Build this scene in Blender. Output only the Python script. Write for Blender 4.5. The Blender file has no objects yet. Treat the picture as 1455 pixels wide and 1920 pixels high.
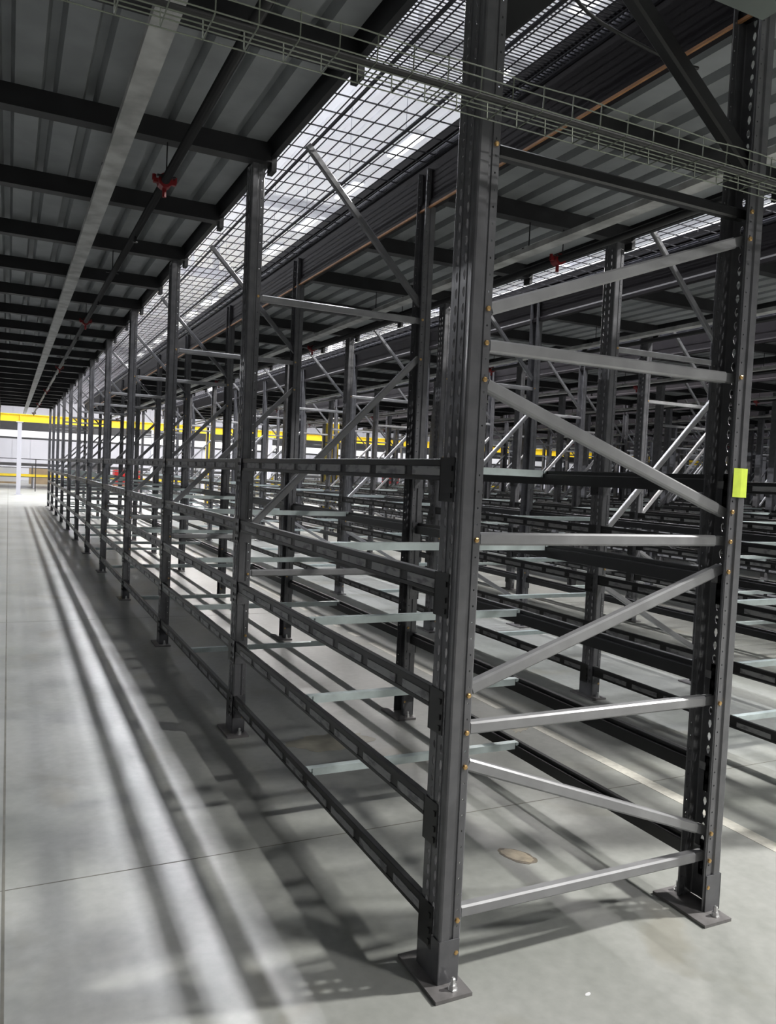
import bpy, bmesh, math, random
from mathutils import Vector, Matrix
random.seed(7)
S = bpy.context.scene
C = bpy.data.collections.new('warehouse'); S.collection.children.link(C)
PI = math.pi

# ------------------------------------------------------------------ camera
F_PX, YAW, PITCH, ROLL = 1478.53, 0.450318, -0.0456975, 0.0456148
CAM = Vector((-1.24526, -2.06511, 1.59741))
fw = Vector((math.sin(YAW)*math.cos(PITCH), math.cos(YAW)*math.cos(PITCH), math.sin(PITCH)))
rt = Vector((math.cos(YAW), -math.sin(YAW), 0)); up = rt.cross(fw)
r2 = rt*math.cos(ROLL) + up*math.sin(ROLL); u2 = -rt*math.sin(ROLL) + up*math.cos(ROLL)
cd = bpy.data.cameras.new('camera'); cam = bpy.data.objects.new('camera', cd); C.objects.link(cam)
cd.sensor_fit = 'VERTICAL'; cd.sensor_height = 36; cd.sensor_width = 27.28; cd.lens = F_PX/1920*36
cd.clip_start = .05; cd.clip_end = 300
cam.matrix_world = Matrix(((r2.x, u2.x, -fw.x, CAM.x), (r2.y, u2.y, -fw.y, CAM.y), (r2.z, u2.z, -fw.z, CAM.z), (0, 0, 0, 1)))
S.camera = cam

# ------------------------------------------------------------------ world, lights, exposure
W = bpy.data.worlds.new('world'); S.world = W; W.use_nodes = True
W.node_tree.nodes['Background'].inputs[0].default_value = (.75, .8, 1, 1)
W.node_tree.nodes['Background'].inputs[1].default_value = .02
S.view_settings.view_transform = 'Standard'; S.view_settings.look = 'None'
S.view_settings.gamma = 1; S.view_settings.exposure = 0; S.view_settings.use_curve_mapping = False
LAMP_Z, ROOF_Z = 8.6, 10.8
LAMP_X = (-9.0, 3.15, 15.3, 27.5)      # rows of high-bay lamps running along the racks
LAMP_Y0, LAMP_Y1 = 6.0, 60.0
def area(name, loc, sx, sy, power, rot=(0, 0, 0), col=(1, 1, 1)):
    l = bpy.data.lights.new(name, 'AREA'); l.shape = 'RECTANGLE'; l.size = sx; l.size_y = sy; l.energy = power; l.color = col
    o = bpy.data.objects.new(name, l); o.location = loc; o.rotation_euler = rot; C.objects.link(o); return o
for x in LAMP_X:
    ln = LAMP_Y1-LAMP_Y0; yc = (LAMP_Y0+LAMP_Y1)/2
    if x != 3.15: area('high_bay_light', (x, yc, LAMP_Z-.06), .3, ln, ln*70, (0, 0, 0), (.95, .96, 1))
    area('roof_fill_light', (x, yc, LAMP_Z+.14), .3, ln, ln*16, (PI, 0, 0), (.90, .91, 1))  # added upward light that brightens the roof in place of bounce
ROW_LAMPS = [3.4+2.7*i for i in range(20)]     # separate fixtures above the nearest aisle
for y in ROW_LAMPS: area('high_bay_light', (3.15, y, LAMP_Z-.06), .26, 1.2, 275, (0, 0, 0), (.95, .96, 1))
ROW_LAMPS_B = [7.1+3.1*i for i in range(17)]    # second line of fixtures above the second rack gap
for y in ROW_LAMPS_B: area('high_bay_light', (6.2, y, LAMP_Z-.06), .26, 1.2, 360, (0, 0, 0), (1, .96, .94))
FRONT_LAMPS = [(5.2, -6.6, 8.4, 560, .9, .5), (7.4, -1.6, 7.0, 1650, .6, .4)]
for lx, ly, lz, lp, sx, sy in FRONT_LAMPS: area('front_bay_light', (lx, ly, lz-.06), sx, sy, lp, (0, 0, 0), (1, .985, .95))

# ------------------------------------------------------------------ materials
def nodes(m): return m.node_tree.nodes, m.node_tree.links
def mat(name, col, rough=.5, metal=0, noise=0, scale=8, bump=0, spec=.5, coat=0, streak=None):
    m = bpy.data.materials.new(name); m.use_nodes = True; N, Lk = nodes(m); b = N['Principled BSDF']
    b.inputs['Base Color'].default_value = (*col, 1); b.inputs['Roughness'].default_value = rough
    b.inputs['Metallic'].default_value = metal; b.inputs['Specular IOR Level'].default_value = spec
    if coat: b.inputs['Coat Weight'].default_value = coat; b.inputs['Coat Roughness'].default_value = .15
    if noise:
        tc = N.new('ShaderNodeTexCoord'); mp = N.new('ShaderNodeMapping'); nz = N.new('ShaderNodeTexNoise')
        if streak: mp.inputs['Scale'].default_value = streak
        nz.inputs['Scale'].default_value = scale; nz.inputs['Detail'].default_value = 6
        Lk.new(tc.outputs['Object'], mp.inputs[0]); Lk.new(mp.outputs[0], nz.inputs['Vector'])
        r = N.new('ShaderNodeValToRGB')
        r.color_ramp.elements[0].color = (*[c*(1-noise) for c in col], 1); r.color_ramp.elements[0].position = .35
        r.color_ramp.elements[1].color = (*[min(1, c*(1+noise)) for c in col], 1); r.color_ramp.elements[1].position = .65
        Lk.new(nz.outputs[0], r.inputs[0]); Lk.new(r.outputs[0], b.inputs['Base Color'])
        if bump:
            bp = N.new('ShaderNodeBump'); bp.inputs['Strength'].default_value = bump; bp.inputs['Distance'].default_value = .01
            Lk.new(nz.outputs[0], bp.inputs['Height']); Lk.new(bp.outputs[0], b.inputs['Normal'])
    return m
M = {}
M['upright'] = mat('upright_paint', (.145, .145, .155), .25, .15, .12, 14)
M['brace'] = mat('brace_paint', (.32, .32, .33), .33, .1, .1, 10)
M['beam'] = mat('beam_paint', (.014, .014, .015), .33, 0, .15, 12)
M['plate'] = mat('foot_plate_steel', (.22, .21, .21), .45, .3, .15, 20)
M['galv'] = mat('galvanised_crossbar', (.60, .68, .68), .42, .25, .08, 16)
M['deck'] = mat('deck_steel', (.33, .345, .355), .5, .2, .14, 3)
M['black'] = mat('black_steel', (.016, .016, .018), .5, 0, .2, 6)
M['gloss'] = mat('ledger_black', (.012, .010, .012), .55, 0, .15, 4, spec=.12)
M['lip'] = mat('ledger_lip_gloss', (.10, .10, .12), .22, .6, .15, 4)
M['strip'] = mat('galvanised_strip', (.50, .50, .49), .55, .1, .25, 7)
M['pipe'] = mat('pipe_black', (.02, .02, .022), .35, .2)
M['red'] = mat('red_sprinkler_fitting', (.23, .012, .015), .45)
M['copper'] = mat('bare_wood_edge', (.42, .2, .085), .6, 0, .2, 9)
M['zinc'] = mat('brass_bolt', (.62, .40, .17), .32, .8)
M['anchor'] = mat('zinc_anchor', (.75, .75, .75), .3, .8)
M['tray'] = mat('zinc_wire', (.19, .21, .17), .42, .4)
M['mesh'] = mat('mesh_wire', (.05, .05, .06), .6, 0, spec=.15)
M['cable'] = mat('black_cable', (.02, .02, .02), .5)
M['sticker'] = mat('neon_sticker', (.74, .92, .09), .6, 0, .06, 30)
M['yellow'] = mat('yellow_paint', (.85, .62, .02), .5, 0, .08, 3)
M['white'] = mat('white_paint', (.78, .78, .80), .6, 0, .04, .7)
M['grey'] = mat('light_grey_paint', (.42, .42, .46), .5)
M['wall'] = mat('wall_panel', (.62, .62, .66), .7, 0, .06, .4)
M['walldark'] = mat('wall_panel_grey', (.16, .16, .17), .8, 0, .1, .4)
M['bin'] = mat('tote_blue', (.1, .13, .3), .5)
M['carton'] = mat('carton_brown', (.45, .34, .22), .8, 0, .1, 2)
M['redbox'] = mat('red_plastic', (.5, .03, .03), .5)
def lamp_mat():
    m = bpy.data.materials.new('lamp_diffuser'); m.use_nodes = True; N, Lk = nodes(m); b = N['Principled BSDF']
    b.inputs['Emission Color'].default_value = (1, 1, 1, 1); b.inputs['Emission Strength'].default_value = .9; return m
M['lamp'] = lamp_mat()
def label_mat():                       # off-white location label with unreadable grey smear
    m = bpy.data.materials.new('location_label'); m.use_nodes = True; N, Lk = nodes(m); b = N['Principled BSDF']
    tc = N.new('ShaderNodeTexCoord'); mp = N.new('ShaderNodeMapping'); mp.inputs['Scale'].default_value = (1, 9, 25)
    nz = N.new('ShaderNodeTexNoise'); nz.inputs['Scale'].default_value = 1.6; nz.inputs['Detail'].default_value = 3
    oi = N.new('ShaderNodeObjectInfo'); ad = N.new('ShaderNodeVectorMath'); ad.operation = 'ADD'
    ml = N.new('ShaderNodeMath'); ml.operation = 'MULTIPLY'; ml.inputs[1].default_value = 40
    Lk.new(tc.outputs['Object'], ad.inputs[0]); Lk.new(oi.outputs['Random'], ml.inputs[0]); Lk.new(ml.outputs[0], ad.inputs[1])
    Lk.new(ad.outputs[0], mp.inputs[0]); Lk.new(mp.outputs[0], nz.inputs['Vector'])
    r = N.new('ShaderNodeValToRGB'); r.color_ramp.elements[0].position = .36; r.color_ramp.elements[0].color = (.16, .16, .17, 1)
    r.color_ramp.elements[1].position = .50; r.color_ramp.elements[1].color = (.34, .34, .35, 1)
    Lk.new(nz.outputs[0], r.inputs[0]); Lk.new(r.outputs[0], b.inputs['Base Color']); b.inputs['Roughness'].default_value = .45
    return m
M['label'] = label_mat()
M['boxgrey'] = mat('box_grey_green', (.13, .15, .14), .5, 0, .1, 5)
def floor_mat():
    m = bpy.data.materials.new('sealed_concrete'); m.use_nodes = True; N, Lk = nodes(m); b = N['Principled BSDF']
    tc = N.new('ShaderNodeTexCoord')
    n1 = N.new('ShaderNodeTexNoise'); n1.inputs['Scale'].default_value = .9; n1.inputs['Detail'].default_value = 8; n1.inputs['Roughness'].default_value = .6
    n2 = N.new('ShaderNodeTexNoise'); n2.inputs['Scale'].default_value = 22; n2.inputs['Detail'].default_value = 5
    for n in (n1, n2): Lk.new(tc.outputs['Object'], n.inputs['Vector'])
    r = N.new('ShaderNodeValToRGB'); r.color_ramp.elements[0].position = .36; r.color_ramp.elements[0].color = (.30, .31, .285, 1)
    r.color_ramp.elements[1].position = .62; r.color_ramp.elements[1].color = (.40, .405, .385, 1)
    Lk.new(n1.outputs[0], r.inputs[0])
    mx = N.new('ShaderNodeMixRGB'); mx.blend_type = 'OVERLAY'; mx.inputs[0].default_value = .18
    Lk.new(r.outputs[0], mx.inputs[1]); Lk.new(n2.outputs[0], mx.inputs[2])
    # brown water stains and small scuffs with shapes of their own
    n3 = N.new('ShaderNodeTexNoise'); n3.inputs['Scale'].default_value = 1.7; n3.inputs['Detail'].default_value = 3; n3.inputs['Distortion'].default_value = .6
    Lk.new(tc.outputs['Object'], n3.inputs['Vector'])
    r3 = N.new('ShaderNodeValToRGB'); r3.color_ramp.elements[0].position = .60; r3.color_ramp.elements[0].color = (0, 0, 0, 1)
    r3.color_ramp.elements[1].position = .70; r3.color_ramp.elements[1].color = (.45, .45, .45, 1); Lk.new(n3.outputs[0], r3.inputs[0])
    m2 = N.new('ShaderNodeMixRGB'); Lk.new(r3.outputs[0], m2.inputs[0]); Lk.new(mx.outputs[0], m2.inputs[1]); m2.inputs[2].default_value = (.27, .25, .19, 1)
    Lk.new(m2.outputs[0], b.inputs['Base Color'])
    b.inputs['Roughness'].default_value = .33; b.inputs['Specular IOR Level'].default_value = .55
    bp = N.new('ShaderNodeBump'); bp.inputs['Strength'].default_value = .05; bp.inputs['Distance'].default_value = .01
    Lk.new(n2.outputs[0], bp.inputs['Height']); Lk.new(bp.outputs[0], b.inputs['Normal'])
    return m
M['floor'] = floor_mat()
M['joint'] = mat('joint_filler', (.17, .165, .14), .8, 0, .2, 9)
M['line'] = mat('worn_line_paint', (.66, .64, .57), .6, 0, .10, 30)
M['stain'] = mat('tan_patch', (.34, .28, .19), .5, 0, .3, 16)
M['stain_rim'] = mat('patch_rim', (.17, .14, .10), .6, 0, .3, 14)
M['stainpale'] = mat('pale_patch', (.36, .34, .27), .5, 0, .2, 6)

# ------------------------------------------------------------------ mesh helpers
class MB:
    def __init__(s): s.v = []; s.f = []; s.m = []
    def quadgrid(s, pts, faces, mi=0):
        o = len(s.v); s.v += [tuple(p) for p in pts]; s.f += [tuple(o+i for i in f) for f in faces]; s.m += [mi]*len(faces)
    def box(s, x0, x1, y0, y1, z0, z1, mi=0):
        s.quadgrid([(x0, y0, z0), (x1, y0, z0), (x1, y1, z0), (x0, y1, z0), (x0, y0, z1), (x1, y0, z1), (x1, y1, z1), (x0, y1, z1)],
                   [(0, 3, 2, 1), (4, 5, 6, 7), (0, 1, 5, 4), (1, 2, 6, 5), (2, 3, 7, 6), (3, 0, 4, 7)], mi)
    def bar(s, a, b, w, h, upv=(0, 0, 1), mi=0, bev=0):
        a, b = Vector(a), Vector(b); d = (b-a).normalized(); upv = Vector(upv); sd = d.cross(upv).normalized(); u = sd.cross(d).normalized()
        if bev: pr = [(-w/2+bev, -h/2), (w/2-bev, -h/2), (w/2, -h/2+bev), (w/2, h/2-bev), (w/2-bev, h/2), (-w/2+bev, h/2), (-w/2, h/2-bev), (-w/2, -h/2+bev)]
        else: pr = [(-w/2, -h/2), (w/2, -h/2), (w/2, h/2), (-w/2, h/2)]
        n = len(pr); pts = [e+sd*x+u*y for e in (a, b) for x, y in pr]
        s.quadgrid(pts, [(i, (i+1) % n, n+(i+1) % n, n+i) for i in range(n)]+[tuple(range(n-1, -1, -1)), tuple(range(n, 2*n))], mi)
    def tube(s, pts, r, n=8, mi=0):
        pts = [Vector(p) for p in pts]; ring = []; prev = None
        for i, p in enumerate(pts):
            d = (pts[min(i+1, len(pts)-1)]-pts[max(i-1, 0)]).normalized()
            a = Vector((0, 0, 1)) if abs(d.z) < .9 else Vector((1, 0, 0))
            sd = d.cross(a).normalized(); u = sd.cross(d)
            ring += [p+(sd*math.cos(2*PI*k/n)+u*math.sin(2*PI*k/n))*r for k in range(n)]
        fs = [(i*n+k, i*n+(k+1) % n, (i+1)*n+(k+1) % n, (i+1)*n+k) for i in range(len(pts)-1) for k in range(n)]
        fs += [tuple(range(n-1, -1, -1)), tuple((len(pts)-1)*n+k for k in range(n))]
        s.quadgrid(ring, fs, mi)
    def extrude(s, prof, y0, y1, mi=0):        # closed profile in XZ swept along Y
        n = len(prof); s.quadgrid([(x, y0, z) for x, z in prof]+[(x, y1, z) for x, z in prof],
                                  [(i, n+i, n+(i+1) % n, (i+1) % n) for i in range(n)]+[tuple(range(n)), tuple(range(2*n-1, n-1, -1))], mi)
    def mesh(s, name, mats, smooth=False):
        me = bpy.data.meshes.new(name); me.from_pydata(s.v, [], s.f)
        for m in (mats if isinstance(mats, (list, tuple)) else [mats]): me.materials.append(m)
        me.polygons.foreach_set('material_index', s.m)
        if smooth: me.polygons.foreach_set('use_smooth', [True]*len(s.f))
        me.validate(); me.update(); return me
def fixn(me):
    bm = bmesh.new(); bm.from_mesh(me); bmesh.ops.recalc_face_normals(bm, faces=bm.faces); bm.to_mesh(me); bm.free(); return me
def ob(name, me, parent=None, loc=(0, 0, 0)):
    o = bpy.data.objects.new(name, me); C.objects.link(o); o.location = loc
    if parent: o.parent = parent
    return o
def tag(o, label=None, cat=None, group=None, kind=None):
    if label: o['label'] = label
    if cat: o['category'] = cat
    if group: o['group'] = group
    if kind: o['kind'] = kind
    return o
def thing(name, label, cat, loc=(0, 0, 0), group=None):
    o = bpy.data.objects.new(name, None); o.empty_display_size = .1; C.objects.link(o); o.location = loc
    return tag(o, label, cat, group)
ORD = ['first', 'second', 'third', 'fourth', 'fifth', 'sixth', 'seventh', 'eighth', 'ninth', 'tenth', 'eleventh', 'twelfth', 'thirteenth']

# ------------------------------------------------------------------ layout (metres; X across the rows, Y along them)
D, PW, PY = 1.22, .075, .13          # frame depth, post size
L = 2.5264                           # bay length
PERIOD = 2.74                        # row to row
NROW, NF = 12, 12                    # rows, frames per row
END_Y = L*(NF-1)+PY
Z_TOP = [.236, .566, .926, 1.297, 1.660]
LEVEL = ['lowest', 'second', 'middle', 'fourth', 'top']
def proj(p):
    d = Vector(p)-CAM; z = d.dot(fw)
    return (727.5+F_PX*d.dot(r2)/z, 960-F_PX*d.dot(u2)/z, z) if z > .1 else (-9999, -9999, -1)

# ------------------------------------------------------------------ the setting
fm = MB(); fm.box(-26, 48, -14, 64, -.3, 0); o = ob('floor', fixn(fm.mesh('floor', M['floor']))); tag(o, kind='structure')
rf = MB(); rf.box(-26, 48, -14, 64, ROOF_Z, ROOF_Z+.2)
for i in range(148):
    x = -26+i*.5; rf.box(x, x+.09, -14, 64, ROOF_Z-.05, ROOF_Z)
o = ob('ceiling', rf.mesh('ceiling', M['white'])); tag(o, kind='structure')
for nm, b in (('wall_far', (-26, 48, 64, 64.3, -.3, 11)), ('wall_near', (-26, 48, -14.3, -14, -.3, 11)), ('wall_left', (-26.3, -26, -14, 64, -.3, 11)), ('wall_right', (48, 48.3, -14, 64, -.3, 11))):
    w = MB(); w.box(*b)
    if nm == 'wall_far':
        for i in range(60): w.box(-26+i*1.25, -26+i*1.25+.06, 63.96, 64, 0, 11)
    o = ob(nm, w.mesh(nm, M['wall' if nm == 'wall_far' else 'walldark'])); tag(o, kind='structure')
n = 0
for y in [1.18+9.42*i for i in range(-1, 7)]:     # white roof girders seen through the mesh
    j = MB(); j.box(-26, 48, y-.13, y+.13, 9.02, 9.06); j.box(-26, 48, y-.02, y+.02, 9.06, 9.36); j.box(-26, 48, y-.13, y+.13, 9.36, 9.40)
    for i in range(13): j.box(-23+i*5.6, -22.9+i*5.6, y-.05, y+.05, 9.40, ROOF_Z-.05)
    tag(ob('roof_joist', j.mesh('roof_joist', M['white'])), kind='structure')
# saw-cut slab joints and worn line (structure)
t = MB()
for x in (-1.228, 5.3, 11.8): t.box(x-.005, x+.005, -14, 64, -.01, .0008)
for y in (-4.2, 1.09, 6.4, 11.7, 17.0, 22.3, 27.6, 33): t.box(-26, 48, y-.0025, y+.0025, -.01, .0007)
tag(ob('trim_1', t.mesh('slab_joints', M['joint'])), kind='structure')
for k, y in ((0, -3.2), (1, 2.05)):
    pass
t = MB()
random.seed(3)
y = -4.0
while y < 28:
    gap = 0 if (y < 1.95 or random.random() > .35) else .3
    t.box(1.875, 1.955, y, y+.5-gap, -.01, .0015); y += .5
tag(ob('trim_2', t.mesh('aisle_line', M['line'])), kind='structure')
def blob(name, cx, cy, rx, ry, z, m, rot=0, seed=1, n=28, jag=.12):
    random.seed(seed); pts = []
    for i in range(n):
        a = 2*PI*i/n; r = 1+random.uniform(-jag, jag); x, yy = math.cos(a)*rx*r, math.sin(a)*ry*r
        pts.append((cx+x*math.cos(rot)-yy*math.sin(rot), cy+x*math.sin(rot)+yy*math.cos(rot), z))
    b = MB(); b.quadgrid(pts+[(p[0], p[1], 0) for p in pts], [tuple(range(n))]+[(i, n+i, n+(i+1) % n, (i+1) % n) for i in range(n)])
    return ob(name, fixn(b.mesh(name, m)))
sp = thing('floor_stain', 'round tan stain with dark rim on the floor inside the first bay', 'stain', (0, 0, 0))
for nm, a in (('stain_rim', (.751, .64, .052, .088, .0009, M['stain_rim'], .5, 4)), ('stain_centre', (.752, .642, .042, .074, .0015, M['stain'], .5, 5))):
    blob(nm, *a, jag=.07).parent = sp
o = blob('floor_patch', .52, 2.23, .27, .14, .0008, M['stainpale'], -.02, 9, jag=.18)
tag(o, 'pale yellowish repair patch on the floor beside the second upright frame', 'patch')
o = blob('floor_stain', 1.83, 2.12, .16, .05, .0006, M['stainpale'], .6, 12, jag=.25)
tag(o, 'pale scuffed patch at the end of the painted aisle line', 'patch')
o = blob('floor_chip', .43, -.2, .012, .006, .001, M['white'], .3, 13)
tag(o, 'tiny white paint chip on the floor in front of the near upright', 'chip')

# ------------------------------------------------------------------ uprights
def teardrop(cy, cz, w, h, n=10):
    pts = []
    for i in range(n):
        a = 2*PI*i/n+PI/n; x = math.cos(a)*w/2; z = math.sin(a)
        pts.append((cy+x*(1 if z > 0 else (1+z*.45)), cz+z*h/2))
    return pts
def perf_strip(bm, mapf, u0, u1, z0, z1, pitch, hw, hh, zo=0):
    """strip between u0 and u1 with one hole per pitch; mapf(u,z)->xyz"""
    n = int((z1-z0)/pitch); cu = (u0+u1)/2
    for k in range(n):
        a = z0+k*pitch; b = a+pitch; m_ = (a+b)/2
        outer = [(u1, m_), (u1, b), (cu, b), (u0, b), (u0, m_), (u0, a), (cu, a), (u1, a)]
        ang = [0, PI/4, PI/2, 3*PI/4, PI, 5*PI/4, 3*PI/2, 7*PI/4]
        inner = []
        for t_ in ang:
            x, z = math.cos(t_)*hw/2, math.sin(t_)
            if z < 0 and zo: x *= (1+z*.5)
            inner.append((cu+x, m_+z*hh/2))
        vo = [bm.verts.new(mapf(*p)) for p in outer]; vi = [bm.verts.new(mapf(*p)) for p in inner]
        for i in range(8):
            j = (i+1) % 8; bm.faces.new((vo[i], vo[j], vi[j], vi[i]))
    if z0+n*pitch < z1-1e-4:
        a = z0+n*pitch; vs = [bm.verts.new(mapf(*p)) for p in ((u0, a), (u1, a), (u1, z1), (u0, z1))]; bm.faces.new(vs)
def plain(bm, mapf, u0, u1, z0, z1, segs=1):
    for k in range(segs):
        a = z0+(z1-z0)*k/segs; b = z0+(z1-z0)*(k+1)/segs
        bm.faces.new([bm.verts.new(mapf(*p)) for p in ((u0, a), (u1, a), (u1, b), (u0, b))])
FL = [(0, .006), (.002, .002), (.006, 0), (.032, 0), (.037, .007), (.046, .007), (.049, .003), (.071, .003), (.075, .007), (.075, .009)]
def post_mesh(h, side, detail=True):
    """channel upright, web on the outer (aisle) side with two columns of teardrop holes, ribbed flanges"""
    sx = 1 if side < 0 else -1
    bm = bmesh.new(); p = .0508
    if detail:
        web = lambda u, z: (0, u, z)
        perf_strip(bm, web, .034, .056, .012, h, p, .0165, .034, 1); perf_strip(bm, web, .078, .102, .012+p*0, h, p, .0165, .034, 1)
        for a, b in ((.006, .034), (.056, .078), (.102, PY-.006)): plain(bm, web, a, b, .012, h)
        for yy in (0, 1):
            for (a, b) in zip(FL[:-1], FL[1:]):
                f = (lambda u, z, a=a, b=b: (a[0]+(b[0]-a[0])*u, (a[1]+(b[1]-a[1])*u) if not yy else PY-(a[1]+(b[1]-a[1])*u), z))
                if a[0] == .049: perf_strip(bm, f, 0, 1, .012, h, p, .26, .007)
                else: plain(bm, f, 0, 1, .012, h)
        bmesh.ops.remove_doubles(bm, verts=bm.verts, dist=1e-5)
        bmesh.ops.recalc_face_normals(bm, faces=bm.faces)
        bmesh.ops.solidify(bm, geom=list(bm.faces), thickness=.0022)
    else:
        prof = FL+[(FL[-1][0]-.003, FL[-1][1]), (.046, .010), (.034, .010), (.030, .003), (.003, .006)]
        prof = FL+[(.073, .009), (.073, .008), (.048, .007), (.046, .010), (.036, .010), (.032, .003), (.004, .004),
                   (.004, PY-.004), (.032, PY-.003), (.036, PY-.010), (.046, PY-.010), (.048, PY-.007), (.073, PY-.008), (.073, PY-.009)]+[(x, PY-y) for x, y in reversed(FL)]
        n = len(prof); lo = [bm.verts.new((x, y, .012)) for x, y in prof]; hi = [bm.verts.new((x, y, h)) for x, y in prof]
        for i in range(n): bm.faces.new((lo[i], lo[(i+1) % n], hi[(i+1) % n], hi[i]))
        bmesh.ops.recalc_face_normals(bm, faces=bm.faces)
    if sx < 0:
        for v in bm.verts: v.co.x = D-v.co.x
        bmesh.ops.reverse_faces(bm, faces=bm.faces)
    me = bpy.data.meshes.new('post'); bm.to_mesh(me); bm.free(); me.materials.append(M['upright']); return me
H_L, H_R = 3.385, 3.59
POST = {(s, d): post_mesh(H_L if s < 0 else H_R, s, d) for s in (-1, 1) for d in (True, False)}
YB = .050                                  # braces sit inside the channels
def brace_mesh(a, b, flat=True):
    m = MB(); a = Vector((a[0], YB, a[1])); b = Vector((b[0], YB, b[1])); d = (b-a).normalized()
    m.bar(a+d*.03, b-d*.03, .036, .040, (0, 0, 1), 0, .006)
    m.bar(a-d*.02, a+d*.035, .028, .034, (0, 0, 1)); m.bar(b-d*.035, b+d*.02, .028, .034, (0, 0, 1))
    return fixn(m.mesh('brace', M['brace']))
XL, XR = .066, D-.066
ZH = [.208, .808, 1.412, 2.016, 2.612]
HBR = [brace_mesh((XL, z), (XR, z)) for z in ZH]
DG = [((XL, .700), (XR, .312)), ((XL, .926), (XR, 1.300)), ((XL, 1.905), (XR, 1.522)), ((XL, 2.12), (XR, 2.515))]
DBR = [brace_mesh(a, b) for a, b in DG]
IN_H = [brace_mesh((XL, .972), (XR, .972)), brace_mesh((XL, 2.62), (XR, 2.62))]
IN_D = brace_mesh((XL, 1.24), (XR, 2.365)); LOW_D = brace_mesh((XL, .855), (XR, .27))
TOPBR = HBR[4].copy(); TOPBR.materials[0] = M['beam']  # copy in black beam paint, the colour standing in for shade
UP = brace_mesh((.36, 3.56), (XR, 2.735)); UP.materials[0] = M['upright']  # upper diagonal takes the darker upright paint to stand in for shade
m = MB(); m.bar((XR+.01, YB, 2.80), (.30, YB, 3.46), .05, .062, (0, 0, 1), 0, .008); KNEE_R = fixn(m.mesh('knee', M['beam']))
m = MB(); m.bar((XL-.01, YB, 2.965), (.72, YB, 3.60), .045, .085, (0, 0, 1), 0, .006); KNEE_L = fixn(m.mesh('knee', M['beam']))
m = MB(); m.box(-.045, .085, -.07, .19, 0, .012)
PLATE_L = m.mesh('foot_plate', M['plate']); m = MB(); m.box(D-.14, D-.005, -.07, .19, 0, .012); PLATE_R = m.mesh('foot_plate', M['plate'])
def sleeve(x0, x1):                       # bolted-on foot sleeve around the upright
    m = MB(); m.box(x0, x1, -.004, 0, .012, .15); m.box(x0, x1, PY, PY+.004, .012, .15); m.box(*((x0-.0085, x0-.0045) if x0 < .5 else (x1+.0045, x1+.0085)), -.004, PY+.004, .012, .15); m.box(*((x0-.0085, x0) if x0 < .5 else (x1, x1+.0085)), -.004, -.0001, .012, .15); m.box(*((x0-.0085, x0) if x0 < .5 else (x1, x1+.0085)), PY+.0001, PY+.004, .012, .15)
    return m.mesh('foot_sleeve', M['upright'])
SLV_L, SLV_R = sleeve(.004, .070), sleeve(D-.07, D-.004)
def lathe(prof, n=10):
    m = MB(); pts = [(r*math.cos(2*PI*k/n), r*math.sin(2*PI*k/n), z) for r, z in prof for k in range(n)]
    m.quadgrid(pts, [(i*n+k, i*n+(k+1) % n, (i+1)*n+(k+1) % n, (i+1)*n+k) for i in range(len(prof)-1) for k in range(n)]+[tuple((len(prof)-1)*n+k for k in range(n))])
    return m
ANCH = fixn(lathe([(.017, 0), (.017, .003), (.0125, .003), (.0125, .016), (.008, .016), (.008, .034), (.005, .037)], 6).mesh('anchor', M['anchor']))
def bolt_mesh():
    m = lathe([(.0105, 0), (.0105, .0015), (.0082, .0015), (.0082, .008), (.005, .0095)], 6)
    m.v = [(x, -z, y) for x, y, z in m.v]; return fixn(m.mesh('bolt', M['zinc']))
BOLT = bolt_mesh()
STICK = MB(); STICK.quadgrid([(D-.068, -.0035, 1.578), (D-.03, -.006, 1.577), (D+.004, -.0035, 1.577), (D+.0045, .03, 1.579), (D-.068, -.0035, 1.684), (D-.03, -.006, 1.684), (D+.004, -.0035, 1.684), (D+.0045, .03, 1.685)],
                             [(0, 1, 5, 4), (1, 2, 6, 5), (2, 3, 7, 6)])
STICK = STICK.mesh('sticker', M['sticker'])

def join(meshes_locs, name, mats):
    bm = bmesh.new()
    for me, loc in meshes_locs:
        t_ = me.copy(); t_.transform(Matrix.Translation(loc))
        mi = mats.index(me.materials[0]); n0 = len(bm.faces); bm.from_mesh(t_); bm.faces.ensure_lookup_table()
        for f in bm.faces[n0:]: f.material_index = mi
        bpy.data.meshes.remove(t_)
    out = bpy.data.meshes.new(name); bm.to_mesh(out); bm.free()
    for m_ in mats: out.materials.append(m_)
    return out
Z0 = Vector((0, 0, 0))
_base = [(POST[-1, False], Z0), (POST[1, False], Z0), (PLATE_L, Z0), (PLATE_R, Z0), (UP, Z0)]
_mats = [M['upright'], M['plate'], M['brace']]
END_FRAME = join(_base+[(b, Z0) for b in HBR+DBR], 'upright_frame', _mats)
FAR_FRAME = join(_base+[(b, Z0) for b in IN_H+[IN_D, LOW_D]], 'upright_frame', _mats)
FULL = {(0, k) for k in range(5)} | {(1, k) for k in range(4)} | {(2, 0), (2, 1), (2, 2)}
MID = {(0, k) for k in range(5, 12)} | {(1, k) for k in range(4, 8)} | {(2, k) for k in range(3, 6)} | {(3, k) for k in range(0, 5)} | {(4, k) for k in range(1, 5)}
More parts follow.
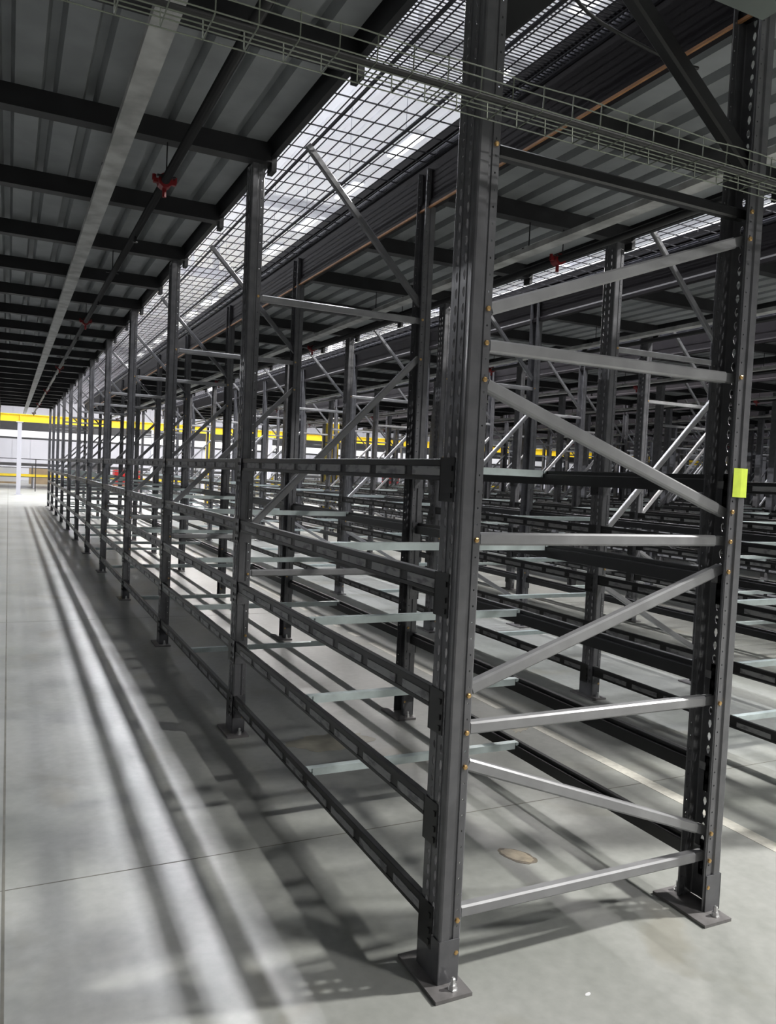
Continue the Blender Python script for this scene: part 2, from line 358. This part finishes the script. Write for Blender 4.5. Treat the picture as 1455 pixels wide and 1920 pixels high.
for r in range(NROW):
    for k in range(NF):
        loc = (r*PERIOD, k*L, 0)
        where = 'nearest' if k == 0 else ('farthest' if k == NF-1 else ORD[k])
        lab = f'dark grey braced upright frame, {where} in line, {ORD[r]} rack row from the left'
        grp = f'upright frames of the {ORD[r]} rack row'
        if (r, k) in FULL or (r, k) in MID:
            full = (r, k) in FULL
            t_ = thing('upright_frame', lab, 'rack frame', loc, grp)
            for s in (-1, 1):
                p = ob('post', POST[s, full], t_)
                ob('foot_plate', PLATE_L if s < 0 else PLATE_R, p)
                if full:
                    ob('foot_sleeve', SLV_L if s < 0 else SLV_R, p)
                    ax = .035 if s < 0 else D-.05
                    ob('anchor_bolt', ANCH, p, (ax, -.035, .012)); ob('anchor_bolt', ANCH, p, (ax+.01, .160, .012))
                    if k: zs = [.105, .972, 2.62, .60, 1.24 if s < 0 else 2.365]
                    else: zs = [ZH[0], ZH[1], ZH[2], ZH[3], ZH[4], .105]+[(d[0] if s < 0 else d[1])[1] for d in DG]
                    for z in zs: ob('bolt', BOLT, p, (.060 if s < 0 else D-.060, .003, z))
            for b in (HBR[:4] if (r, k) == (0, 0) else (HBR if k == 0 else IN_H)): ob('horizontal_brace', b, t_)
            for b in (DBR if k == 0 else ([IN_D] if r == 0 else [IN_D, LOW_D])): ob('diagonal_brace', b, t_)
            if (r, k) == (0, 0):
                o = ob('horizontal_brace', TOPBR, t_); o['label'] = 'top brace painted black for its shade'
                ob('knee_brace', KNEE_R, t_); ob('knee_brace', KNEE_L, t_)
                o = ob('sticker', STICK, t_); o['label'] = 'neon yellow-green sticker wrapped on the right post'
            else: ob('diagonal_brace', UP, t_)
        else:
            tag(ob('upright_frame', FAR_FRAME if k else END_FRAME, None, loc), lab, 'rack frame', grp)

# ------------------------------------------------------------------ beams
LEFT_ROW = 'left'
for k in range(NF):
    where = 'nearest' if k == 0 else ('farthest' if k == NF-1 else ORD[k])
    tag(ob('upright_frame', FAR_FRAME if k else END_FRAME, None, (-PERIOD, k*L, 0)), f'dark grey upright frame, {where} in line, rack row left of the left aisle', 'rack frame', 'upright frames left of the left aisle')
BL0, BL1 = PY, L                      # beam spans between uprights
def beam_profile():                   # outer face at x=0 side (towards -X); step ledge inside; z relative to top
    return [(.0, -.022), (.0, -.002), (.002, 0), (.022, 0), (.024, -.002), (.024, -.018), (.040, -.018), (.042, -.021), (.042, -.070), (.002, -.070), (.0, -.068), (.0, -.056), (.003, -.055), (.003, -.023)]
def beam_mesh():
    m = MB(); m.extrude(beam_profile(), BL0, BL1); return fixn(m.mesh('beam_body', M['beam']))
BODY = beam_mesh()
def conn_mesh(end):                   # L-shaped end connector hooked on the upright: face plate + side plate, slots
    m = MB()
    if end == 0:
        m.box(-.005, .0, .045, PY+.004, -.135, .004); m.box(-.005, .060, PY, PY+.004, -.135, .004)
        for z in (-.03, -.08, -.115): m.box(-.009, -.005, .055, .066, z-.008, z+.008)
    else:
        m.box(-.005, .0, L-.004, L+.045, -.135, .004); m.box(-.005, .060, L-.004, L, -.135, .004)
        for z in (-.03, -.08, -.115): m.box(-.009, -.005, L+.022, L+.034, z-.008, z+.008)
        for x, z in ((.018, -.092), (.045, -.083), (.030, -.12)): m.box(x-.004, x+.004, L-.005, L-.0035, z-.005, z+.005)
    return m.mesh('end_connector', M['upright'] if end else M['beam'])
CONN = [conn_mesh(0), conn_mesh(1)]
m = MB(); m.box(-.0012, .0030, -.118, .118, -.0535, -.0245); LABEL = m.mesh('label_strip', M['label'])
LY = [.215+.296*i for i in range(8)]
def mirror(me):
    c = me.copy(); c.transform(Matrix(((-1, 0, 0, 0), (0, 1, 0, 0), (0, 0, 1, 0), (0, 0, 0, 1)))); c.flip_normals(); return c
BODY_R, CONN_R, LABEL_R = mirror(BODY), [mirror(c) for c in CONN], mirror(LABEL)
def mid_beam(R):
    parts = [(BODY_R if R else BODY, Z0)]+[(c, Z0) for c in (CONN_R if R else CONN)]+[(LABEL_R if R else LABEL, Vector((0, y, 0))) for y in LY]
    return join(parts, 'shelf_rail', [M['beam'], M['upright'], M['label']])
MIDB = [mid_beam(False), mid_beam(True)]
cand = []
for r in range(NROW):
    for b in range(NF-1):
        for s in (0, 1):
            for lv in range(5):
                x = r*PERIOD+(D if s else 0); px, py, dz = proj((x, (b+.5)*L, Z_TOP[lv]))
                q0, q1 = proj((x, b*L+.1, Z_TOP[lv])), proj((x, (b+1)*L, Z_TOP[lv]))
                vis = (q0[2] > 0 and -50 < q0[0] < 1505) or (-50 < q1[0] < 1505)
                dist = (Vector((x, (b+.5)*L, 1))-CAM).length*(1 if vis else 3)
                cand.append((dist, r, b, s, lv))
cand.sort(); near, rest = cand[:300], cand[300:]
for i, (dist, r, b, s, lv) in enumerate(near):
    loc = (r*PERIOD+(D if s else 0), b*L, Z_TOP[lv])
    lab = f'black shelf beam, {LEVEL[lv]} level, {"right" if s else "left"} side, {ORD[b]} bay of the {ORD[r]} rack row'
    grp = f'{LEVEL[lv]} shelf beams'
    if dist < 8.5:
        t_ = thing('shelf_rail', lab, 'beam', loc, grp)
        ob('beam_body', BODY_R if s else BODY, t_)
        for e in (0, 1): ob('end_connector', (CONN_R if s else CONN)[e], t_)
        for y in LY: ob('label_strip', LABEL_R if s else LABEL, t_, (0, y, 0))
    else: tag(ob('shelf_rail', MIDB[s], None, loc), lab, 'beam', grp)
sb = MB(); rest += [(99, -1, b, s_, lv) for b in range(NF-1) for s_ in (0, 1) for lv in range(5)]
for dist, r, b, s, lv in rest:
    x = r*PERIOD+(D if s else 0); sg = -1 if s else 1; z = Z_TOP[lv]; y0, y1 = b*L+PY, (b+1)*L
    sb.extrude([(x+sg*a, z+c) for a, c in ((0, 0), (.024, 0), (.024, -.018), (.042, -.018), (.042, -.07), (0, -.07))], y0, y1)
    for y in LY: sb.box(min(x-sg*.001, x), max(x-sg*.001, x), b*L+y-.118, b*L+y+.118, z-.0535, z-.0245, 1)
o = ob('shelf_rail', fixn(sb.mesh('far_beams', [M['beam'], M['label']])))
tag(o, 'black shelf beams of the distant bays and the farther rack rows', 'beam', kind='stuff')

# ------------------------------------------------------------------ galvanised crossbars laid between front and back beams
def crossbar_mesh():
    m = MB(); x0, x1 = .026, D-.026
    m.box(x0, x1, -.019, .019, -.0022, 0)
    m.box(x0+.022, x1-.022, -.019, -.0165, -.034, -.0022); m.box(x0+.022, x1-.022, .0165, .019, -.034, -.0022)
    m.box(x0+.022, x1-.022, -.0165, -.008, -.034, -.0315); m.box(x0+.022, x1-.022, .008, .0165, -.034, -.0315)
    m.box(x0, x0+.016, -.019, .019, -.016, -.0022); m.box(x1-.016, x1, -.019, .019, -.016, -.0022)
    return m.mesh('crossbar', M['galv'])
CB = crossbar_mesh()
cc = []
for r in range(NROW):
    for b in range(NF-1):
        for lv in range(5):
            p = (r*PERIOD+D/2, (b+.5)*L, Z_TOP[lv]); q = proj(p); vis = q[2] > 0 and -150 < q[0] < 1700
            cc.append(((Vector(p)-CAM).length*(1 if vis else 3), r, b, lv))
cc.sort()
random.seed(11)
for dist, r, b, lv in cc[:300]:
    yy = (b+.5)*L+(0 if (r == 0 and b == 0) else random.uniform(-.12, .12))
    if (r, b) == (0, 0): yy = [1.30, 1.33, 1.35, 1.14, 1.19][lv]
    o = ob('crossbar', CB, None, (r*PERIOD, yy, Z_TOP[lv]-.0001))
    tag(o, f'pale galvanised crossbar, {LEVEL[lv]} level, {ORD[b]} bay of the {ORD[r]} rack row', 'crossbar', f'{LEVEL[lv]} level crossbars')
xb = MB()
for dist, r, b, lv in cc[300:]:
    x = r*PERIOD; y = (b+.5)*L; z = Z_TOP[lv]; xb.box(x+.026, x+D-.026, y-.019, y+.019, z-.034, z)
tag(ob('crossbar', xb.mesh('far_crossbars', M['galv'])), 'pale galvanised crossbars of the distant bays', 'crossbar', kind='stuff')

# ------------------------------------------------------------------ mezzanine decks over the aisles
DZ = 3.50; Y_A, Y_B = -.85, END_Y+.5
DX0, DX1 = D-.04, PERIOD+.13           # left and right edge of a deck relative to its row
def deck_sheet(Y_A):
    m = MB(); w = DX1-DX0-.09; n = 8; p = w/n; x = DX0+.045; prof = []
    for i in range(n):
        a = x+i*p; prof += [(a, DZ+.055), (a+.040, DZ+.055), (a+.058, DZ), (a+p-.018, DZ)]
    prof += [(x+w, DZ+.055), (x+w, DZ+.11), (x, DZ+.11)]
    m.extrude(prof, Y_A, Y_B); return fixn(m.mesh('deck_sheet', M['deck']))
Y_A2 = -.10; DECK, DECK2 = deck_sheet(Y_A), deck_sheet(Y_A2)
m = MB(); m.box(DX0+.05, DX1-.03, -.04, .04, 3.395, DZ); m.box(DX0+.05, DX1-.0, -.045, .045, 3.388, 3.398)
m.box(DX1-.03, DX1+.0, -.045, .045, 3.34, 3.50)
XBEAM = m.mesh('cross_beam', M['black'])
def ledger(Y_A):
    # tall rounded black edge beam facing the rack opening
    x = DX0; arc = [(x-.035+.035*(1-math.cos(a)), 3.665-.045*math.sin(a)) for a in [PI/2*i/6 for i in range(7)]]
    prof = [(x+.045, 3.35), (x+.045, 3.76), (x-.03, 3.76), (x-.038, 3.752), (x-.038, 3.70), (x, 3.69), (x+.002, 3.60), (x+.002, 3.40), (x-.012, 3.38), (x-.012, 3.35)]
    m = MB(); m.extrude(prof, Y_A, Y_B); return fixn(m.mesh('edge_beam', M['gloss']))
LEDG, LEDG2 = ledger(Y_A), ledger(Y_A2)
def rest_of_edge(Y_A):
    x = DX0; m = MB(); m.extrude([(x-.001, 3.689)]+[(x-.001-.034*math.sin(a), 3.662+.026*math.cos(a)) for a in [PI*i/8 for i in range(1, 8)]]+[(x-.001, 3.635)], Y_A, Y_B); lip = fixn(m.mesh('edge_lip', M['lip']))
    m = MB(); x = DX1; m.extrude([(x-.035, 3.42), (x, 3.42), (x, 3.74), (x-.035, 3.74)], Y_A, Y_B); right = fixn(m.mesh('edge_beam', M['black']))
    m = MB(); m.box(DX0-.014, DX0-.002, Y_A, Y_B, 3.338, 3.350); strip = m.mesh('edge_strip', M['copper'])
    return lip, right, strip
decknames = ['aisle left of the left rack row', 'left aisle beside the nearest rack row']+[f'{ORD[i]} aisle between racks' for i in range(NROW)]
for i in range(-2, NROW):
    t_ = thing('mezzanine_deck', f'grey corrugated steel mezzanine deck over the {decknames[i+2]}', 'deck', (i*PERIOD, 0, 0), 'mezzanine decks over the aisles')
    LIP, LEDG_R, ESTRIP = rest_of_edge(Y_A if i < 1 else Y_A2)
    ob('deck_sheet', DECK if i < 1 else DECK2, t_); ob('edge_beam', LEDG if i < 1 else LEDG2, t_); o = ob('edge_lip', LIP, t_); o['label'] = 'shiny rounded lip along the edge beam'; ob('edge_beam', LEDG_R, t_)
    if i > 0: pass
    else: o = ob('edge_strip', ESTRIP, t_); o['label'] = 'thin orange-brown strip under the edge beam'
    for j in range(24):
        y = j*L/2-.0
        if y < Y_B-.05: ob('cross_beam', XBEAM, t_, (0, y, 0))
# unseen slab added above the front to shade the tops of the first frames
m = MB(); m.box(DX0-2*PERIOD, 2.9, -1.05, Y_A-.005, DZ, DZ+.11)
for r in range(-1, 1): m.box(r*PERIOD+.14, r*PERIOD+DX0-.045, Y_A-.004, -.12, DZ, DZ+.09)
o = ob('front_shade_slab', m.mesh('shade_slab', M['deck'])); tag(o, 'unseen grey slab added for shade above the near ends of the racks', 'deck')

# lighting strips and sprinkler pipes under each deck
def strip():
    m = MB(); x = 1.962; m.extrude([(x-.047, 3.17), (x+.047, 3.17), (x+.047, 3.205), (x+.041, 3.205), (x+.041, 3.176), (x-.041, 3.176), (x-.041, 3.205), (x-.047, 3.205)], -.05, Y_B)
    return fixn(m.mesh('strut', M['strip']))
STRUT = strip()
m = MB(); m.tube([(2.252, -.05, 3.19), (2.252, Y_B, 3.19)], .024, 12); PIPE = m.mesh('pipe', M['pipe'], True)
m = MB()
m.tube([(2.252, -.035, 3.19), (2.252, .035, 3.19)], .040, 10); m.box(2.19, 2.314, -.012, .012, 3.178, 3.202); m.tube([(2.252, 0, 3.15), (2.252, 0, 3.105)], .012, 6)
m.tube([(2.195, 0, 3.19), (2.195, 0, 3.222)], .012, 6); m.tube([(2.309, 0, 3.19), (2.309, 0, 3.222)], .012, 6)
COUP = m.mesh('coupling', M['red'])
m = MB(); m.tube([(0, 0, 3.205), (0, 0, 3.39)], .004, 6); m.box(-.05, .05, -.012, .012, 3.2, 3.206); ROD = m.mesh('hanger', M['pipe'])
m = MB(); m.tube([(0, 0, 3.165), (0, 0, 3.13)], .009, 6); m.tube([(0, 0, 3.132), (0, 0, 3.126)], .018, 8); SPR = m.mesh('sprinkler_head', M['pipe'])
for i in range(-1, NROW-2):
    nm = decknames[i+2]
    t_ = thing('cable_strut', f'pale galvanised strut hung under the deck of the {nm}', 'strut', (i*PERIOD, 0, 0), 'struts under the decks')
    ob('strut_channel', STRUT, t_)
    for j in range(0, 23, 2): ob('hanger_rod', ROD, t_, (1.962, j*L/2, 0))
    t_ = thing('sprinkler_pipe', f'black sprinkler pipe with red fittings over the {nm}', 'pipe', (i*PERIOD, 0, 0), 'sprinkler pipes under the decks')
    ob('pipe_run', PIPE, t_)
    for j in range(0, 6): ob('coupling', COUP, t_, (0, 2.58+j*5.05, 0))
    for j in range(0, 10): ob('sprinkler_head', SPR, t_, (2.252, 3.7+j*2.5, 0))
    for j in range(0, 23, 2): ob('hanger_rod', ROD, t_, (2.252, j*L/2, 0))

# ------------------------------------------------------------------ wire mesh decking above the racks
def wires(y0, y1, fine):
    m = MB(); x0, x1 = .14, DX0-.045; r = .0024
    n = int((x1-x0)/.078)
    def w(a, b, rr): m.bar(a, b, rr*2, rr*2)
    for i in range(n+1): w((x0+i*.078, y0, 3.620), (x0+i*.078, y1, 3.620), r*1.1)
    st = .026 if fine else .2104
    k = int((y1-y0)/st)
    for i in range(k+1): w((x0, y0+i*st, 3.6245), (x1, y0+i*st, 3.6245), r*(.95 if fine else 1.3))
    for xx in (.40, .80): m.box(xx-.006, xx+.006, y0, y1, 3.600, 3.617)
    return m.mesh('wire_mesh', M['mesh'])
MESH_F, MESH_C = wires(-.10, 1.55, True), wires(1.56, L, False)
MESH_B = wires(.01, L, False)
for r in range(-1, min(NROW, 9)):
    for b in range(NF-1):
        lab = f'steel wire mesh panel above the {ORD[b]} bay of the '+(f'{ORD[r]} rack row' if r >= 0 else 'row left of the left aisle')
        if b == 0:
            t_ = thing('wire_mesh_panel', lab, 'mesh panel', (r*PERIOD, 0, 0), 'wire mesh above the racks')
            tag(ob('close_wires', MESH_F, t_), kind='stuff'); tag(ob('open_wires', MESH_C, t_), kind='stuff')
        else: tag(ob('wire_mesh_panel', MESH_B, None, (r*PERIOD, b*L, 0)), lab, 'mesh panel', 'wire mesh above the racks', 'stuff')

# ------------------------------------------------------------------ wire basket cable tray in front of the first frame
m = MB(); yA, yB, zb, zt = -.245, -.115, 2.615, 2.675; xa, xb_ = -3.2, 3.4; q = .0019
for (y, z) in ((yA, zt), (yA, zb+.035), (yA, zb), (yA+.043, zb), (yA+.086, zb), (yB, zb), (yB, zb+.035), (yB, zt)):
    pts = [(xa+(xb_-xa)*i/66, y, z+(.0035*math.sin(i*1.9) if z == zt else 0)) for i in range(67)]; m.tube(pts, q, 5)
LONG = m.mesh('long_wires', M['tray'])
m = MB(); m.tube([(0, yA, zt+.004), (0, yA+.002, zb+.004), (0, yA+.006, zb-.003), (0, yB-.006, zb-.003), (0, yB-.002, zb+.004), (0, yB, zt+.004)], q, 5); RIB = m.mesh('cross_wire', M['tray'])
t_ = thing('cable_tray', 'zinc wire basket cable tray running across in front of the nearest frame', 'cable tray', (0, 0, 0))
ob('long_wires', LONG, t_)
for i in range(66): ob('cross_wire', RIB, t_, (xa+.05+i*.1, 0, 0))
m = MB(); m.tube([(-3.2, -.17, 2.641), (-1, -.165, 2.642), (0, -.18, 2.64), (1.2, -.17, 2.642), (3.4, -.18, 2.641)], .009, 8)
tag(ob('power_cable', m.mesh('cable', M['cable'], True)), 'thick black cable lying in the wire cable tray', 'cable')
def spline(P, n=10):
    out = []
    for i in range(len(P)-1):
        p0, p1, p2, p3 = [Vector(P[max(0, min(len(P)-1, i+k))]) for k in (-1, 0, 1, 2)]
        for j in range(n):
            t = j/n; out.append(.5*((2*p1)+(-p0+p2)*t+(2*p0-5*p1+4*p2-p3)*t*t+(-p0+3*p1-3*p2+p3)*t**3))
    return out+[Vector(P[-1])]
m = MB(); m.tube(spline([(.15, .30, 3.60), (.42, .30, 3.43), (.60, .30, 3.31), (.78, .30, 3.27), (1.03, .30, 3.245), (1.16, .30, 3.25)]), .007, 6)
tag(ob('hanging_cable', m.mesh('cable', M['cable'], True)), 'thin black cable drooping below the mesh behind the nearest frame', 'cable')

# ------------------------------------------------------------------ building columns with yellow guards
def h_col(m, x, y, z0, z1, s, mi=0):
    m.box(x-s, x-s+.03, y-s, y+s, z0, z1, mi); m.box(x+s-.03, x+s, y-s, y+s, z0, z1, mi); m.box(x-s, x+s, y-.02, y+.02, z0, z1, mi)
for i, (x, y, s, zy, lab) in enumerate(((8.75, 23.35, .19, 3.3, 'tall white building column, lower part yellow, standing among the middle racks'),
                                     (6.2, 30.5, .12, 3.0, 'slim white building column with yellow lower part beyond the rack ends, left'),
                                     (17.25, 30.5, .17, 2.7, 'white building column with yellow lower part beyond the rack ends, right'))):
    t_ = thing('building_post', lab, 'column', (x, y, 0), 'white and yellow building columns')
    m = MB(); h_col(m, 0, 0, zy, ROOF_Z-.06, s); ob('shaft', m.mesh('shaft', M['white']), t_)
    m = MB(); h_col(m, 0, 0, 0, zy, s+.008); ob('guard', m.mesh('guard', M['yellow']), t_)

# ------------------------------------------------------------------ far end: yellow beam, posts, rails, conveyors
t_ = thing('yellow_girder', 'long yellow overhead beam crossing the far end of the building', 'beam', (0, 37, 0))
m = MB(); m.box(-9, 45, -.12, .12, 3.27, 3.30); m.box(-9, 45, -.12, .12, 3.58, 3.61); m.box(-9, 45, -.015, .015, 3.30, 3.58); ob('girder', m.mesh('girder', M['yellow']), t_)
for i in range(9): 
    m_ = MB(); m_.box(-.015, .015, -.11, .11, 3.30, 3.58); ob('stiffener', m_.mesh('stiff', M['yellow']), t_, (-6.6+i*5.8, 0, 0))
m = MB(); m.box(-.09, .09, -.09, .09, .02, 3.27); m.box(-.16, .16, -.16, .16, 0, .02); m.box(-.14, .14, -.12, .12, 3.24, 3.27)
COLM = m.mesh('support_post', M['grey'])
for i in range(9):
    tag(ob('support_post', COLM, None, (-6.62+i*5.8-.0, 37, 0)), f'light grey post under the far yellow beam, {ORD[i]} from the left', 'post', 'posts under the far yellow beam')
t_ = thing('high_platform', 'dark upper platform edge with white fascia beyond the yellow beam', 'platform', (0, 44, 0))
m = MB(); m.box(-12, 45, 0, 8, 3.12, 3.95); m.box(-12, 45, -.04, 0, 2.66, 2.76); ob('platform_slab', m.mesh('slab', M['black']), t_)
m = MB(); m.box(-12, 45, -.03, 0, 2.77, 3.11); ob('fascia', m.mesh('fascia', M['white']), t_)
for i in range(15):
    m_ = MB(); m_.box(-.1, .1, .05, .25, 0, 3.11); ob('platform_leg', m_.mesh('leg', M['grey']), t_, (-10+i*3.8, 0, 0))
t_ = thing('guard_rail', 'thin dark handrail along the far cross aisle', 'railing', (0, 41.5, 0))
m = MB()
for z in (.72, 1.18, 1.62): m.tube([(-12, 0, z), (45, 0, z)], .022, 6)
ob('rail', m.mesh('rail', M['black']), t_)
for i in range(29):
    m_ = MB(); m_.tube([(0, 0, 0), (0, 0, 1.64)], .024, 6); ob('stanchion', m_.mesh('st', M['black']), t_, (-12+i*2, 0, 0))
def conveyor(x0, x1, y, z, side, lab):
    t_ = thing('conveyor', lab, 'conveyor', (x0, y, 0))
    m = MB(); w = x1-x0; m.box(0, w, -.35, -.31, z-.14, z+.03); m.box(0, w, .31, .35, z-.14, z+.03); ob('side_frame', m.mesh('side', side), t_)
    m = MB(); m.box(0, w, -.31, .31, z-.03, z); ob('belt', m.mesh('belt', M['black']), t_)
    for i in range(int(w/2)+1):
        m_ = MB(); m_.box(-.03, .03, -.33, -.27, 0, z-.1); m_.box(-.03, .03, .27, .33, 0, z-.1); m_.box(-.02, .02, -.3, .3, z*.4, z*.4+.05); ob('stand', m_.mesh('stand', M['grey']), t_, (min(w-.05, .05+i*2), 0, 0))
conveyor(-12, 20, 46.2, .75, M['yellow'], 'low conveyor with yellow side frames at the far end')
conveyor(-8, 42, 49.5, 1.35, M['grey'], 'raised grey conveyor behind the yellow-sided conveyor')
conveyor(22, 44, 46.2, .75, M['grey'], 'low grey conveyor at the far right')
random.seed(21); cols = ['white', 'carton', 'yellow', 'white', 'carton', 'grey', 'redbox', 'white']
cnames = {'white': 'white', 'carton': 'brown', 'yellow': 'yellow', 'grey': 'grey', 'redbox': 'red'}
x = -9.0; i = 0
NTH = ORD+['fourteenth', 'fifteenth', 'sixteenth', 'seventeenth', 'eighteenth', 'nineteenth', 'twentieth']
while x < 36 and i < 20:
    w = random.uniform(1.0, 2.4); h = random.uniform(1.0, 2.3); c = cols[i % 8]
    t_ = thing('storage_crate', f'{cnames[c]} crate on a pallet by the far wall, {NTH[i]} from the left', 'crate', (x, 54+random.uniform(-1, 1), 0), 'crates by the far wall')
    m = MB(); m.box(0, w, 0, 1.2, .12, h); ob('crate_body', m.mesh('crate', M[c]), t_)
    m = MB(); [m.box(0, w, yy, yy+.1, 0, .12) for yy in (0, .55, 1.1)]; ob('pallet', m.mesh('pallet', M['carton']), t_)
    x += w+random.uniform(.3, 1.4); i += 1

# ------------------------------------------------------------------ high-bay fixtures (housing + diffuser)
def fixture(x, y0, y1, lab, w=.15):
    t_ = thing('high_bay_lamp', lab, 'lamp', (x, (y0+y1)/2, LAMP_Z), 'rows of high-bay lamps'); h = (y1-y0)/2
    m = MB(); m.box(-w-.03, w+.03, -h, h, .0, .1); ob('housing', m.mesh('housing', M['white']), t_)
    m = MB(); m.box(-w, w, -h, h, -.03, 0); ob('diffuser', m.mesh('diffuser', M['lamp']), t_)
    m = MB()
    for k in range(int(2*h/6)+1): m.tube([(0, -h+.2+k*6 if 2*h > 2 else 0, .1), (0, -h+.2+k*6 if 2*h > 2 else 0, ROOF_Z-LAMP_Z-(.051 if h > 2 else .001))], .008, 5)
    ob('suspension', m.mesh('susp', M['grey']), t_)
for i, y in enumerate(ROW_LAMPS): fixture(3.15, y-.65, y+.65, f'short white high-bay lamp above the first aisle, {(NTH+["twenty-first", "twenty-second"])[i]} from the front', .12)
for i, x in enumerate(LAMP_X):
  if x != 3.15: fixture(x, LAMP_Y0, LAMP_Y1, f'long white high-bay lamp row under the roof, {ORD[i]} from the left')
for i, y in enumerate(ROW_LAMPS_B): fixture(6.2, y-.65, y+.65, f'short white high-bay lamp above the second aisle, {NTH[i]} from the front', .12)
for lp, lab in zip(FRONT_LAMPS, ('single high-bay lamp over the floor in front of the racks', 'single high-bay lamp far right in front of the racks')):
    t_ = thing('high_bay_lamp', lab, 'lamp', lp[:3], 'rows of high-bay lamps')
    m = MB(); m.box(-.5, .5, -.3, .3, 0, .12); ob('housing', m.mesh('housing', M['white']), t_)
    m = MB(); m.box(-.45, .45, -.25, .25, -.03, 0); ob('diffuser', m.mesh('diffuser', M['lamp']), t_)
    m = MB(); m.tube([(0, 0, .12), (0, 0, ROOF_Z-lp[2]-.001)], .01, 6); ob('suspension', m.mesh('susp', M['grey']), t_)
t_ = thing('junction_box', 'grey-green sheet metal box hung high in front of the nearest frame', 'box', (.10, -.90, 2.80))
m = MB(); m.box(0, .362, 0, .306, 0, .14); ob('box_body', m.mesh('box', M['boxgrey']), t_)
m = MB(); m.tube([(.13, .15, .14), (.13, .15, DZ-2.80)], .006, 6); ob('hanger_rod', m.mesh('rod', M['pipe']), t_)
